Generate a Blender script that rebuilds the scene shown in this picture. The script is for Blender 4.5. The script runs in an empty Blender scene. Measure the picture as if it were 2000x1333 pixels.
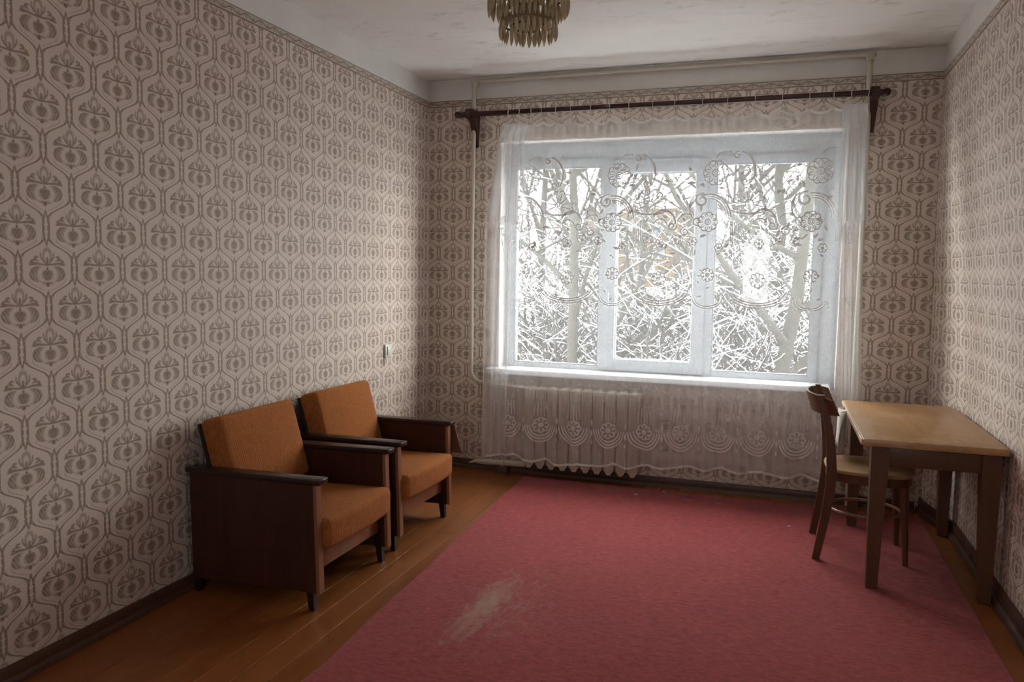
import bpy, bmesh, math, random
from mathutils import Vector, Matrix
R = math.radians
random.seed(7)
scene = bpy.context.scene
col = scene.collection

# ------------------------------------------------------------------ camera
YAW, PITCH, ROLL = -.3271, -.0876, .0149
CAM = Vector((2.446, -5.2815, 1.4302))
fw = Vector((math.sin(YAW)*math.cos(PITCH), math.cos(YAW)*math.cos(PITCH), math.sin(PITCH)))
rt = Vector((math.cos(YAW), -math.sin(YAW), 0))
up = rt.cross(fw)
r2 = rt*math.cos(ROLL) + up*math.sin(ROLL)
u2 = -rt*math.sin(ROLL) + up*math.cos(ROLL)
cd = bpy.data.cameras.new('camera')
cd.sensor_width = 36.0
cd.lens = 36.0*1536/2000
cd.clip_start = .05
cd.clip_end = 500
camo = bpy.data.objects.new('camera', cd)
col.objects.link(camo)
m = Matrix((r2, u2, -fw)).transposed().to_4x4()
m.translation = CAM
camo.matrix_world = m
scene.camera = camo

# ------------------------------------------------------------------ light
SKY = 18.0
EXPOSURE = 0.0
world = bpy.data.worlds.new('overcast_sky')
scene.world = world
world.use_nodes = True
bg = world.node_tree.nodes['Background']
bg.inputs[0].default_value = (1.0, .985, .965, 1)
bg.inputs[1].default_value = SKY
pl = bpy.data.lights.new('window_daylight_portal', 'AREA')
pl.shape = 'RECTANGLE'
pl.size, pl.size_y = 2.25, 1.62
pl.cycles.is_portal = True
plo = bpy.data.objects.new('window_daylight_portal', pl)
plo.location = (1.675, .30, 1.53)
plo.rotation_euler = (R(-90), 0, 0)
col.objects.link(plo)
pl2 = bpy.data.lights.new('fill_door_portal', 'AREA')  # portal of the added fill door, out of view behind the camera
pl2.shape = 'RECTANGLE'
pl2.size, pl2.size_y = .36, .95
pl2.cycles.is_portal = True
plo2 = bpy.data.objects.new('fill_door_portal', pl2)
plo2.location = (2.12, -5.83, 1.52)
plo2.rotation_euler = (R(90), 0, 0)
col.objects.link(plo2)
scene.view_settings.view_transform = 'Standard'
scene.view_settings.look = 'None'
scene.view_settings.exposure = EXPOSURE
scene.view_settings.gamma = 1
scene.view_settings.use_curve_mapping = False
scene.cycles.max_bounces = 6
scene.cycles.diffuse_bounces = 4
scene.cycles.use_adaptive_sampling = True
scene.cycles.adaptive_threshold = .065
scene.cycles.adaptive_min_samples = 16
scene.cycles.transparent_max_bounces = 24
scene.cycles.use_denoising = True
scene.cycles.sample_clamp_indirect = 8
scene.cycles.caustics_reflective = False
scene.cycles.caustics_refractive = False

# ------------------------------------------------------------------ node helper
class V:
    """a node socket or a number, with arithmetic that builds Math nodes"""
    nt = None
    def __init__(s, x): s.x = x
    @staticmethod
    def op(o, *a):
        n = V.nt.nodes.new('ShaderNodeMath'); n.operation = o
        for i, q in enumerate(a):
            q = q.x if isinstance(q, V) else q
            if isinstance(q, (int, float)): n.inputs[i].default_value = q
            else: V.nt.links.new(q, n.inputs[i])
        return V(n.outputs[0])
    def __add__(s, o): return V.op('ADD', s, o)
    __radd__ = __add__
    def __sub__(s, o): return V.op('SUBTRACT', s, o)
    def __rsub__(s, o): return V.op('SUBTRACT', o, s)
    def __mul__(s, o): return V.op('MULTIPLY', s, o)
    __rmul__ = __mul__
    def __truediv__(s, o): return V.op('DIVIDE', s, o)
    def __rtruediv__(s, o): return V.op('DIVIDE', o, s)
    def __neg__(s): return V.op('MULTIPLY', s, -1.0)
def fract(a): return V.op('FRACT', a)
def absv(a): return V.op('ABSOLUTE', a)
def vmin(a, b): return V.op('MINIMUM', a, b)
def vmax(a, b): return V.op('MAXIMUM', a, b)
def sqrt(a): return V.op('SQRT', a)
def sinv(a): return V.op('SINE', a)
def clamp01(a): return vmin(vmax(a, 0.0), 1.0)
def lerp(a, b, t): return a + (b-a)*t
def less(d, e): return clamp01(.5 - d*(.5/e))          # 1 where d < 0, soft over e
def fill(*ds, e=.007):
    d = ds[0]
    for q in ds[1:]: d = vmin(d, q)
    return less(d, e)
def ell(U, W, cx, cy, rx, ry):                          # rough signed distance of an ellipse
    a = (U-cx)/rx; b = (W-cy)/ry
    return (sqrt(a*a+b*b)-1.0)*min(rx, ry)
def cap(U, W, ax, ay, bx, by, ra, rb):                  # tapered capsule
    dx, dy = bx-ax, by-ay; L = dx*dx+dy*dy
    px = U-ax; py = W-ay
    h = clamp01((px*dx+py*dy)*(1/L))
    qx = px-h*dx; qy = py-h*dy
    return sqrt(qx*qx+qy*qy)-(ra+h*(rb-ra))

def new_mat(name):
    mt = bpy.data.materials.new(name); mt.use_nodes = True
    nt = mt.node_tree; V.nt = nt
    return mt, nt, nt.nodes['Principled BSDF']
def lk(nt, a, b): nt.links.new(a.x if isinstance(a, V) else a, b)
def texco(nt, kind='Object'):
    return nt.nodes.new('ShaderNodeTexCoord').outputs[kind]
def position(nt):
    return nt.nodes.new('ShaderNodeNewGeometry').outputs['Position']
def sep(nt, s):
    n = nt.nodes.new('ShaderNodeSeparateXYZ'); nt.links.new(s, n.inputs[0])
    return V(n.outputs[0]), V(n.outputs[1]), V(n.outputs[2])
def comb(nt, x, y, z):
    n = nt.nodes.new('ShaderNodeCombineXYZ')
    for i, q in enumerate((x, y, z)):
        if isinstance(q, V): nt.links.new(q.x, n.inputs[i])
        else: n.inputs[i].default_value = q
    return n.outputs[0]
def noise(nt, vec, scale, detail=3, rough=.5, dist=0):
    n = nt.nodes.new('ShaderNodeTexNoise')
    nt.links.new(vec, n.inputs['Vector'])
    n.inputs['Scale'].default_value = scale; n.inputs['Detail'].default_value = detail
    n.inputs['Roughness'].default_value = rough; n.inputs['Distortion'].default_value = dist
    return V(n.outputs['Fac'])
def stretch(nt, vec, s):
    n = nt.nodes.new('ShaderNodeMapping'); nt.links.new(vec, n.inputs['Vector'])
    n.inputs['Scale'].default_value = s
    return n.outputs[0]
def mixc(nt, f, a, b):
    n = nt.nodes.new('ShaderNodeMix'); n.data_type = 'RGBA'
    if isinstance(f, V): nt.links.new(f.x, n.inputs[0])
    else: n.inputs[0].default_value = f
    for q, i in ((a, 6), (b, 7)):
        if isinstance(q, tuple): n.inputs[i].default_value = (*q, 1)
        else: nt.links.new(q, n.inputs[i])
    return n.outputs[2]
def bump(nt, bsdf, h, strength=.3, dist=.002):
    n = nt.nodes.new('ShaderNodeBump'); n.inputs['Strength'].default_value = strength
    n.inputs['Distance'].default_value = dist
    lk(nt, h, n.inputs['Height']); nt.links.new(n.outputs[0], bsdf.inputs['Normal'])
def ramp01(f, a, b): return clamp01((f-a)*(1/(b-a)))

def plain(name, c, rough=.5, var=.12, scale=20, metal=0, bumpk=0, spec=.5):
    mt, nt, b = new_mat(name)
    co = texco(nt)
    f = noise(nt, co, scale, 4)
    c2 = tuple(min(1, q*(1+var)) for q in c); c1 = tuple(q*(1-var) for q in c)
    lk(nt, mixc(nt, f, c1, c2), b.inputs['Base Color'])
    b.inputs['Roughness'].default_value = rough
    b.inputs['Metallic'].default_value = metal
    b.inputs['Specular IOR Level'].default_value = spec
    if bumpk: bump(nt, b, f, bumpk)
    return mt
def wood(name, c1, c2, rough=.35, axis=0, scale=9, spec=.5, worn=None):
    mt, nt, b = new_mat(name)
    s = [scale]*3; s[axis] = scale*.07
    v = stretch(nt, texco(nt), tuple(s))
    f = noise(nt, v, 3.0, 6, .6, .6)
    g = noise(nt, v, 11.0, 3, .6)
    k = clamp01(ramp01(f, .3, .7)*.75+g*.25)
    c = mixc(nt, k, c1, c2)
    if worn:
        w = ramp01(noise(nt, texco(nt), 6, 5, .7, .5), .52, .72)
        c = mixc(nt, w*.7, c, worn)
    lk(nt, c, b.inputs['Base Color'])
    lk(nt, g*.25+(rough-.1), b.inputs['Roughness'])
    b.inputs['Specular IOR Level'].default_value = spec
    bump(nt, b, g, .08, .001)
    return mt

# ------------------------------------------------------------------ room measures
HC = 2.596          # top of the wallpaper
ZC = 2.785          # ceiling
YR = -5.65          # wall behind the camera
PW, PV = .22341, .28248   # wallpaper repeat
def smooth(t):
    t = max(0, min(1, t)); return t*t*(3-2*t)
def xr(y, z):       # the right wall is a little out of square and leans
    return 3.302 + (.015+.10*smooth(-y/.55))*(1-smooth((z-.75)/1.75))

# ------------------------------------------------------------------ wallpaper
def wallpaper(name, axis, h0, z0):
    mt, nt, b = new_mat(name)
    pos = position(nt)
    X, Y, Z = sep(nt, pos)
    H = X if axis == 0 else Y
    x = (H-h0)/PW; z = (Z-z0)/PV
    uA = fract(x+.5)-.5; wA = fract(z+.5)-.5
    uB = fract(x)-.5;    wB = fract(z)-.5
    def bnd(w):
        t = vmax(vmin((.25-absv(w))*(1/.105), 1.0), -1.0)
        return .25+t*(1.5-.5*t*t)*.18
    inA = V.op('LESS_THAN', absv(uA), bnd(wA))
    u = absv(lerp(uB, uA, inA)); w = lerp(wB, wA, inA)
    aw = absv(w)
    d = bnd(w)-u
    K = PW/PV
    U = u*K
    mid = less(absv(aw-.25)-.11, .02)
    thick = less(d-.021, .009)*mid
    low = less(w+.02, .02)
    thin = less(absv(d-.110)-.010, .009)*low*less(-w-.285, .012)*ramp01(aw, .10, .17)
    # chain between the ogees, running over the cell's upper and lower tips
    cw = absv(.5-aw)
    tip = (.22-cw)*.24
    hw = vmin(tip, .052)
    inside = less(.0-tip, .004)
    bead = absv(fract(cw/.062+.25)-.5)*.062
    beads = less(absv(sqrt((U-.050)*(U-.050)*.8+bead*bead)-.018)-.012, .009)*less(cw-.165, .01)
    rim = less(absv(U-hw)-.010, .008)*inside
    dia = less(U*1.8+absv(fract(cw/.075)-.5)*.075-.034, .01)*less(cw-.16, .01)
    chain = vmax(beads, rim)
    # flower in a pot with a heart
    pot = fill(ell(U, w, .135, -.070, .118, .098), ell(U, w, .0, -.105, .17, .085))
    streak = sinv((U*1.0-w*.55)*130.0+noise(nt, pos, 40, 2)*5.0)*.5+.5
    ring = less(absv(ell(U, w, 0.0, -.078, .112, .098))-.026, .012)
    notch = less(ell(U, w, 0.0, .035, .06, .045), .012)
    heart = fill(ell(U, w, .036, -.064, .038, .030), cap(U, w, 0, -.080, 0, -.122, .046, .010))
    pot = vmax(pot*(1-ring)*(1-notch), heart)
    foot = fill(ell(U, w, .0, -.198, .03, .03), ell(U, w, .055, -.178, .028, .018))
    dots = less(ell(U, w, .062, -.172, .014, .012), .008)
    seed = less(ell(U, w, 0.0, -.004, .017, .024), .008)
    petal = fill(cap(U, w, .03, .046, .13, .060, .011, .018), ell(U, w, .180, .078, .062, .038),
                 cap(U, w, .205, .062, .245, .048, .026, .012),
                 cap(U, w, .13, .08, .175, .125, .012, .016), ell(U, w, .15, .142, .028, .014),
                 cap(U, w, .02, .05, .085, .135, .013, .012), ell(U, w, .092, .165, .010, .03))
    cut = less(cap(U, w, .05, .068, .19, .088, .006, .007), .010)
    flame = less(absv(ell(U, w, 0, .155, .052, .085))-.015, .012)*less(.085-w, .02)
    core = fill(cap(U, w, 0, .05, 0, .13, .022, .012))
    flower = vmax(petal*(1-cut), vmax(flame*.75, core))
    g = noise(nt, pos, 260, 2)
    g2 = noise(nt, pos, 70, 3)
    pedge = ramp01(absv(U-.125)+absv(w+.085)*.8, .02, .13)
    tone = vmax(vmax(heart*.85, pot*(pedge*.42+.6)*(streak*.35+.62)*(g2*.5+.8)), vmax(vmax(foot, seed), flower*(g2*.5+.66)))*(1-dots)
    mask = vmax(vmax(thick, thin*.62), vmax(chain*(1-dia*.8), tone))
    mask = clamp01(mask*(g*.5+.72))
    age = noise(nt, pos, .9, 4, .6)
    paper = mixc(nt, ramp01(age, .35, .7), (.66, .55, .475), (.745, .65, .575))
    ink = mixc(nt, ramp01(age, .35, .7), (.225, .158, .115), (.25, .180, .135))
    c = mixc(nt, mask*.92, paper, ink)
    # white painted plaster above the paper
    pn = noise(nt, pos, 3.2, 5, .6)
    plaster = mixc(nt, ramp01(pn, .3, .75), (.70, .675, .64), (.78, .765, .735))
    c = mixc(nt, V.op('GREATER_THAN', Z, HC+.02), c, plaster)
    lk(nt, c, b.inputs['Base Color'])
    b.inputs['Roughness'].default_value = .62
    b.inputs['Specular IOR Level'].default_value = .35
    
    return mt

WPL = wallpaper('wallpaper_left', 1, -2.2824, 2.5266+.076*PV)
WPB = wallpaper('wallpaper_back', 0, .193, .408+.076*PV)
WPR = wallpaper('wallpaper_right', 1, -.06, 2.50+.076*PV)

def plaster_mat(name, stains):
    mt, nt, b = new_mat(name)
    pos = position(nt)
    n1 = noise(nt, pos, 1.4, 6, .62)
    c = mixc(nt, ramp01(n1, .3, .72), (.78, .755, .725), (.87, .85, .82))
    if stains:
        n2 = noise(nt, stretch(nt, pos, (1, 2.6, 1)), 5.0, 7, .72, .8)
        patch = ramp01(noise(nt, pos, 1.1, 2), .42, .56)
        c = mixc(nt, ramp01(n2, .54, .68)*patch*.42, c, (.33, .31, .29))
        X, Y, Z = sep(nt, pos)
        n3 = noise(nt, stretch(nt, pos, (1, 5, 1)), 3.4, 6, .7)
        edge = ramp01(Y+n3*.22, .06, .12)
        c = mixc(nt, edge*.65, c, (.20, .165, .145))
    lk(nt, c, b.inputs['Base Color'])
    b.inputs['Roughness'].default_value = .85
    bump(nt, b, noise(nt, pos, 22, 5, .6), .15, .003)
    return mt
CEIL = plaster_mat('whitewashed_ceiling', True)
PLAS = plaster_mat('white_plaster', False)

def border_mat(name, axis):
    mt, nt, b = new_mat(name)
    pos = position(nt)
    X, Y, Z = sep(nt, pos)
    H = X if axis == 0 else Y
    t = (Z-(HC+.021))/.021
    ph = H*(2*math.pi/.11)
    wave = sinv(ph)*.42
    line = less(absv(t-wave)-.17, .12)
    curl = less(sqrt((fract(H/.055)-.5)*(fract(H/.055)-.5)*6+(absv(t)-.1)*(absv(t)-.1))-.36, .12)
    edge = less(.80-absv(t), .06)
    k = clamp01(vmax(vmax(line, curl*.6)*less(absv(t)-.66, .05), edge))
    n = noise(nt, pos, 120, 2)
    lk(nt, mixc(nt, k*(n*.4+.6), (.52, .45, .38), (.16, .115, .085)), b.inputs['Base Color'])
    b.inputs['Roughness'].default_value = .6
    return mt
BDX, BDY = border_mat('paper_border_x', 0), border_mat('paper_border_y', 1)

# ------------------------------------------------------------------ mesh helpers
class MB:
    def __init__(s): s.v = []; s.f = []; s.m = []
    def face(s, pts, mi=0):
        i = len(s.v); s.v += [tuple(p) for p in pts]; s.f.append(tuple(range(i, i+len(pts)))); s.m.append(mi)
        return s
    def add(s, verts, faces, mi=0):
        i = len(s.v); s.v += [tuple(p) for p in verts]
        for f in faces: s.f.append(tuple(i+k for k in f)); s.m.append(mi)
        return s
    def hexa(s, p, mi=0):       # 4 bottom (ccw) + 4 top
        return s.add(p, [(3, 2, 1, 0), (4, 5, 6, 7), (0, 1, 5, 4), (1, 2, 6, 5), (2, 3, 7, 6), (3, 0, 4, 7)], mi)
    def box(s, x0, x1, y0, y1, z0, z1, mi=0):
        return s.hexa([(x0, y0, z0), (x1, y0, z0), (x1, y1, z0), (x0, y1, z0),
                       (x0, y0, z1), (x1, y0, z1), (x1, y1, z1), (x0, y1, z1)], mi)
    def rbox(s, x0, x1, y0, y1, z0, z1, r=.006, seg=2, fn=None):
        bm = bmesh.new(); bmesh.ops.create_cube(bm, size=1)
        for v in bm.verts:
            v.co = Vector(((x0+x1)/2+v.co.x*(x1-x0), (y0+y1)/2+v.co.y*(y1-y0), (z0+z1)/2+v.co.z*(z1-z0)))
        bmesh.ops.bevel(bm, geom=bm.edges[:], offset=r, segments=seg, affect='EDGES', profile=.5)
        s.bm(bm, fn); return s
    def bm(s, bm, fn=None):
        bm.verts.index_update()
        s.add([(fn(v.co) if fn else v.co.copy()) for v in bm.verts], [[v.index for v in f.verts] for f in bm.faces])
        bm.free()
    def tube(s, pts, rad, n=10, capped=True):
        pts = [Vector(p) for p in pts]; rings = []
        ref = Vector((0, 0, 1))
        t0 = (pts[1]-pts[0]).normalized()
        if abs(t0.dot(ref)) > .9: ref = Vector((1, 0, 0))
        side = t0.cross(ref).normalized()
        for i, p in enumerate(pts):
            a = pts[max(0, i-1)]; b = pts[min(len(pts)-1, i+1)]
            t = (b-a).normalized()
            side = (side-t*side.dot(t)).normalized(); upv = t.cross(side)
            r = rad[i] if isinstance(rad, (list, tuple)) else rad
            rings.append([p+side*math.cos(2*math.pi*k/n)*r+upv*math.sin(2*math.pi*k/n)*r for k in range(n)])
        i0 = len(s.v)
        s.v += [tuple(q) for rg in rings for q in rg]
        for i in range(len(pts)-1):
            for k in range(n):
                s.f.append((i0+i*n+k, i0+i*n+(k+1) % n, i0+(i+1)*n+(k+1) % n, i0+(i+1)*n+k)); s.m.append(0)
        if capped:
            s.f.append(tuple(i0+k for k in range(n-1, -1, -1))); s.m.append(0)
            s.f.append(tuple(i0+(len(pts)-1)*n+k for k in range(n))); s.m.append(0)
        return s
    def lathe(s, prof, n=24, c=(0, 0, 0)):
        i0 = len(s.v)
        for r, z in prof:
            s.v += [(c[0]+r*math.cos(2*math.pi*k/n), c[1]+r*math.sin(2*math.pi*k/n), c[2]+z) for k in range(n)]
        for i in range(len(prof)-1):
            for k in range(n):
                s.f.append((i0+i*n+k, i0+i*n+(k+1) % n, i0+(i+1)*n+(k+1) % n, i0+(i+1)*n+k)); s.m.append(0)
        return s
    def grid(s, fn, nu, nv):
        i0 = len(s.v)
        for j in range(nv+1):
            for i in range(nu+1): s.v.append(tuple(fn(i/nu, j/nv)))
        for j in range(nv):
            for i in range(nu):
                a = i0+j*(nu+1)+i
                s.f.append((a, a+1, a+nu+2, a+nu+1)); s.m.append(0)
        return s
    def mesh(s, name, mats, off=Vector((0, 0, 0)), smooth_=False):
        me = bpy.data.meshes.new(name)
        me.from_pydata([(v[0]-off[0], v[1]-off[1], v[2]-off[2]) for v in s.v], [], s.f)
        for mm in (mats if isinstance(mats, (list, tuple)) else [mats]): me.materials.append(mm)
        if any(s.m): me.polygons.foreach_set('material_index', s.m)
        if smooth_:
            me.polygons.foreach_set('use_smooth', [True]*len(me.polygons))
            if smooth_ != 'all': me.set_sharp_from_angle(angle=R(40))
        me.update()
        return me
def world_loc(o):
    v = Vector((0, 0, 0))
    while o: v += o.location; o = o.parent
    return v
def build(mb, name, mats, parent=None, smooth_=False, local=False, origin=None):
    """links ONE mesh object; coordinates are world ones unless local"""
    off = Vector((0, 0, 0)) if local else (world_loc(parent) if parent else Vector(origin or (0, 0, 0)))
    o = bpy.data.objects.new(name, mb.mesh(name, mats, off, smooth_))
    col.objects.link(o)
    if parent: o.parent = parent
    elif origin: o.location = origin
    return o
def thing(name, loc, label=None, cat=None, group=None, kind=None):
    o = bpy.data.objects.new(name, None); o.empty_display_size = .1
    o.location = loc; col.objects.link(o)
    return tag(o, label, cat, group, kind)
def tag(o, label=None, cat=None, group=None, kind=None):
    for k, q in (('label', label), ('category', cat), ('group', group), ('kind', kind)):
        if q: o[k] = q
    return o
def copy_tree(o, parent=None):
    c = o.copy(); col.objects.link(c); c.parent = parent
    for ch in list(o.children): copy_tree(ch, c)
    return c
def structure(o, label, cat): return tag(o, label, cat, kind='structure')

# ------------------------------------------------------------------ shell
# floor with planks
FLB = plain('dark_floor_gap', (.03, .016, .01), .9)
def floor_mat():
    mt, nt, b = new_mat('brown_painted_boards')
    pos = position(nt)
    inf = nt.nodes.new('ShaderNodeObjectInfo'); rnd = V(inf.outputs['Random'])
    n1 = noise(nt, stretch(nt, pos, (6, .8, 1)), 2.0, 5, .6)
    c = mixc(nt, clamp01(ramp01(n1, .3, .75)*.7+rnd*.3), (.215, .063, .013), (.33, .108, .025))
    sc = noise(nt, stretch(nt, pos, (60, 3.5, 1)), 1.6, 4, .7, .3)
    pt = ramp01(noise(nt, pos, 2.6, 3), .50, .66)
    wear = ramp01(sc, .66, .72)*pt
    c = mixc(nt, wear*.8, c, (.50, .34, .20))
    chip = ramp01(noise(nt, stretch(nt, pos, (3, 1.2, 1)), 9, 6, .75, .5), .68, .74)*ramp01(noise(nt, pos, 1.7, 2), .5, .62)
    c = mixc(nt, chip*.7, c, (.46, .33, .22))
    lk(nt, c, b.inputs['Base Color'])
    lk(nt, n1*.25+.26, b.inputs['Roughness'])
    bump(nt, b, n1*.6-wear*.4, .2, .002)
    return mt
PLK = floor_mat()
floor = structure(build(MB().box(-.05, 3.5, YR-.05, .02, -.09, -.022), 'floor', FLB), 'brown painted board floor around the red rug', 'floor')
pw_ = .1165
nb = 30
for i in range(nb):
    x0 = i*pw_; x1 = min(x0+pw_, 3.44)-.0014
    if x0 > 3.43: break
    cut = -1.1-2.6*random.random()
    segs = [(YR, .0)] if i % 3 else [(YR, cut-.001), (cut+.001, 0)]
    for a, b_ in segs:
        dz = random.uniform(-.0002, .0002)
        mb = MB(); e = .0004
        mb.add([(x0, a, -.022), (x1, a, -.022), (x1, b_, -.022), (x0, b_, -.022),
                (x0, a, -e+dz), (x1, a, -e+dz), (x1, b_, -e+dz), (x0, b_, -e+dz),
                (x0+e, a+e, dz), (x1-e, a+e, dz), (x1-e, b_-e, dz), (x0+e, b_-e, dz)],
               [(0, 1, 5, 4), (1, 2, 6, 5), (2, 3, 7, 6), (3, 0, 4, 7), (4, 5, 9, 8), (5, 6, 10, 9), (6, 7, 11, 10), (7, 4, 8, 11), (8, 9, 10, 11)])
        build(mb, 'plank', PLK, floor)

wl = structure(build(MB().box(-.2, 0, YR-.2, .42, -.09, 3.0), 'wall_left', WPL), 'long wall with brown ogee flower wallpaper behind the armchairs', 'wall')
OX0, OX1, OZ0, OZ1 = .555, 2.795, .70, 2.335     # window opening
mb = MB()
xe = 3.44
for (a, b_, c, d) in ((0, OX0, -.09, 3.0), (OX1, xe, -.09, 3.0), (OX0, OX1, -.09, OZ0), (OX0, OX1, OZ1, 3.0)):
    mb.face([(a, 0, c), (b_, 0, c), (b_, 0, d), (a, 0, d)], 0)
    mb.face([(b_, .42, c), (a, .42, c), (a, .42, d), (b_, .42, d)], 1)
mb.face([(OX0, 0, OZ0), (OX0, .42, OZ0), (OX0, .42, OZ1), (OX0, 0, OZ1)][::-1], 1)
mb.face([(OX1, 0, OZ0), (OX1, .42, OZ0), (OX1, .42, OZ1), (OX1, 0, OZ1)], 1)
mb.face([(OX0, 0, OZ1), (OX1, 0, OZ1), (OX1, .42, OZ1), (OX0, .42, OZ1)][::-1], 1)
mb.face([(OX0, 0, OZ0), (OX1, 0, OZ0), (OX1, .42, OZ0), (OX0, .42, OZ0)], 1)
wb = structure(build(mb, 'wall_back', [WPB, PLAS]), 'window wall with ogee flower wallpaper and deep window opening', 'wall')
mb = MB()
ys = [0-.05*k for k in range(0, 16)]+[-1.0, -1.5, -2.5, -4, YR-.2]
ys = [.42]+ys
zs = [-.09]+[k*.1 for k in range(0, 28)]+[3.0]
nz = len(zs)
vs = [(xr(min(y, 0), z), y, z) for y in ys for z in zs]
fs = [(j*nz+i, (j+1)*nz+i, (j+1)*nz+i+1, j*nz+i+1) for j in range(len(ys)-1) for i in range(nz-1)]
mb.add(vs, fs)
mb.face([(3.62, .42, -.09), (3.62, .42, 3), (3.62, YR-.2, 3), (3.62, YR-.2, -.09)])
wr = structure(build(mb, 'wall_right', WPR, smooth_='all'), 'wall with ogee flower wallpaper beside the wooden table', 'wall')
mb = MB()
DX0, DX1, DZ1 = 1.82, 2.42, 2.12  # opening for the added fill door
for (a, b_, c, d) in ((-.2, DX0, -.09, 3.0), (DX1, 3.62, -.09, 3.0), (DX0, DX1, DZ1, 3.0)): mb.box(a, b_, YR-.2, YR, c, d)
wf = structure(build(mb, 'wall_front', PLAS), 'white plastered wall facing the window', 'wall')
ce = structure(build(MB().box(-.2, 3.62, YR-.2, .42, ZC, ZC+.2), 'ceiling', CEIL), 'stained whitewashed ceiling', 'ceiling')
# paper border strips
B0, B1 = HC-.001, HC+.043
t = structure(build(MB().rbox(.0005, .005, YR, -.004, B0, B1, .0015, 1), 'trim_1', BDY), 'scroll printed paper border along the armchair wall', 'border')
t = structure(build(MB().rbox(.004, 3.299, -.005, -.0005, B0, B1, .0015, 1), 'trim_2', BDX), 'scroll printed paper border along the window wall', 'border')
t = structure(build(MB().rbox(3.297, 3.3025, YR, -.004, B0, B1, .0015, 1), 'trim_3', BDY), 'scroll printed paper border along the table wall', 'border')
# baseboards
BBW = wood('dark_brown_baseboard', (.065, .028, .017), (.115, .050, .03), .45, 1)
BBX = wood('dark_brown_baseboard_back', (.065, .028, .017), (.115, .050, .03), .45, 0)
def board(mb, prof, pts):       # sweep a 2-d profile (out, z) along plan points (x, y, nx, ny)
    n = len(prof); i0 = len(mb.v)
    for (x, y, nx, ny) in pts:
        mb.v += [(x+nx*o, y+ny*o, z) for o, z in prof]
    for k in range(len(pts)-1):
        for i in range(n-1):
            mb.f.append((i0+k*n+i, i0+k*n+i+1, i0+(k+1)*n+i+1, i0+(k+1)*n+i)); mb.m.append(0)
prof = [(.0, .062), (.012, .062), (.016, .055), (.016, .026), (.024, .024), (.030, .017), (.032, .0)]
mb = MB(); board(mb, prof, [(0, YR, 1, 0), (0, -.002, 1, 0)])
structure(build(mb, 'baseboard_left', BBW, smooth_=True), 'dark brown wooden baseboard behind the armchairs', 'baseboard')
mb = MB(); board(mb, prof, [(.032, 0, 0, -1), (3.28, 0, 0, -1)])
structure(build(mb, 'baseboard_back', BBX, smooth_=True), 'dark brown wooden baseboard under the window', 'baseboard')
prof2 = [(o, z*1.45) for o, z in prof]
mb = MB(); board(mb, prof2, [(xr(y, .05), y, -1, 0) for y in (-.002, -.15, -.3, -.45, -.6, -2, YR)])
structure(build(mb, 'baseboard_right', BBW, smooth_=True), 'brown wooden baseboard beside the table', 'baseboard')

# ------------------------------------------------------------------ window
WHT = plain('white_plastic_frame', (.50, .53, .57), .35, .03, 6)
SILL = plain('white_sill_paint', (.66, .67, .69), .3, .04, 8)
DGR = plain('dark_rubber_seal', (.10, .10, .11), .6)
def glass_mat():
    mt = bpy.data.materials.new('window_glass'); mt.use_nodes = True
    nt = mt.node_tree; nt.nodes.clear()
    o = nt.nodes.new('ShaderNodeOutputMaterial'); tr = nt.nodes.new('ShaderNodeBsdfTransparent')
    gl = nt.nodes.new('ShaderNodeBsdfGlossy'); mx = nt.nodes.new('ShaderNodeMixShader')
    tr.inputs[0].default_value = (.93, .955, .95, 1); gl.inputs['Roughness'].default_value = .02
    mx.inputs[0].default_value = .05
    nt.links.new(tr.outputs[0], mx.inputs[1]); nt.links.new(gl.outputs[0], mx.inputs[2]); nt.links.new(mx.outputs[0], o.inputs[0])
    return mt
GLS = glass_mat()
win = structure(thing('window_1', (1.675, .13, OZ0)), 'three-light white plastic window behind the lace curtain', 'window')
def ring(x0, x1, z0, z1, w, y0, y1, r=.006, wl_=None, wr_=None, wt=None, wb_=None):
    mb = MB(); a = wl_ or w; c = wr_ or w; d = wt or w; e = wb_ or w
    mb.rbox(x0, x0+a, y0, y1, z0, z1, r); mb.rbox(x1-c, x1, y0, y1, z0, z1, r)
    mb.rbox(x0+a-.004, x1-c+.004, y0, y1, z0, z0+e, r); mb.rbox(x0+a-.004, x1-c+.004, y0, y1, z1-d, z1, r)
    return mb
FZ0, FZ1 = .722, 2.295
build(ring(OX0-.005, OX1+.005, OZ0, OZ1+.005, .05, .125, .20, wr_=.13, wt=.135), 'frame', WHT, win, True)
for xm in (1.307, 1.957):
    build(MB().rbox(xm-.036, xm+.036, .118, .195, OZ0+.03, OZ1-.02, .006), 'mullion', WHT, win, True)
for (a, b_, c, d) in ((.633, 1.245, .785, 2.16), (1.368, 1.887, .84, 2.11), (2.028, 2.632, .79, 2.155)):
    mid = a > 1.3 and a < 1.5
    w = .085 if mid else .06
    sash = build(ring(a-w, b_+w, c-w, d+w, w, .095 if mid else .108, .185, .008), 'sash', WHT, win, True)
    build(ring(a-.004, b_+.004, c-.004, d+.004, .006, .112, .15, .001), 'gasket', DGR, sash)
    build(MB().box(a-.01, b_+.01, .150, .156, c-.01, d+.01), 'pane', GLS, sash)
    if mid:
        mb = MB().rbox(a-.06, a-.034, .083, .096, 1.24, 1.32, .004)
        mb.tube([(a-.047, .092, 1.29), (a-.047, .06, 1.29)], .008, 10)
        mb.rbox(a-.058, a-.036, .05, .064, 1.19, 1.30, .006)
        build(mb, 'handle', WHT, sash, True)
sl = structure(build(MB().rbox(.49, 2.765, -.115, .13, .712, .750, .008, 3), 'trim_4', SILL, smooth_=True), 'white window sill board behind the curtain', 'window sill')

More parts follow.
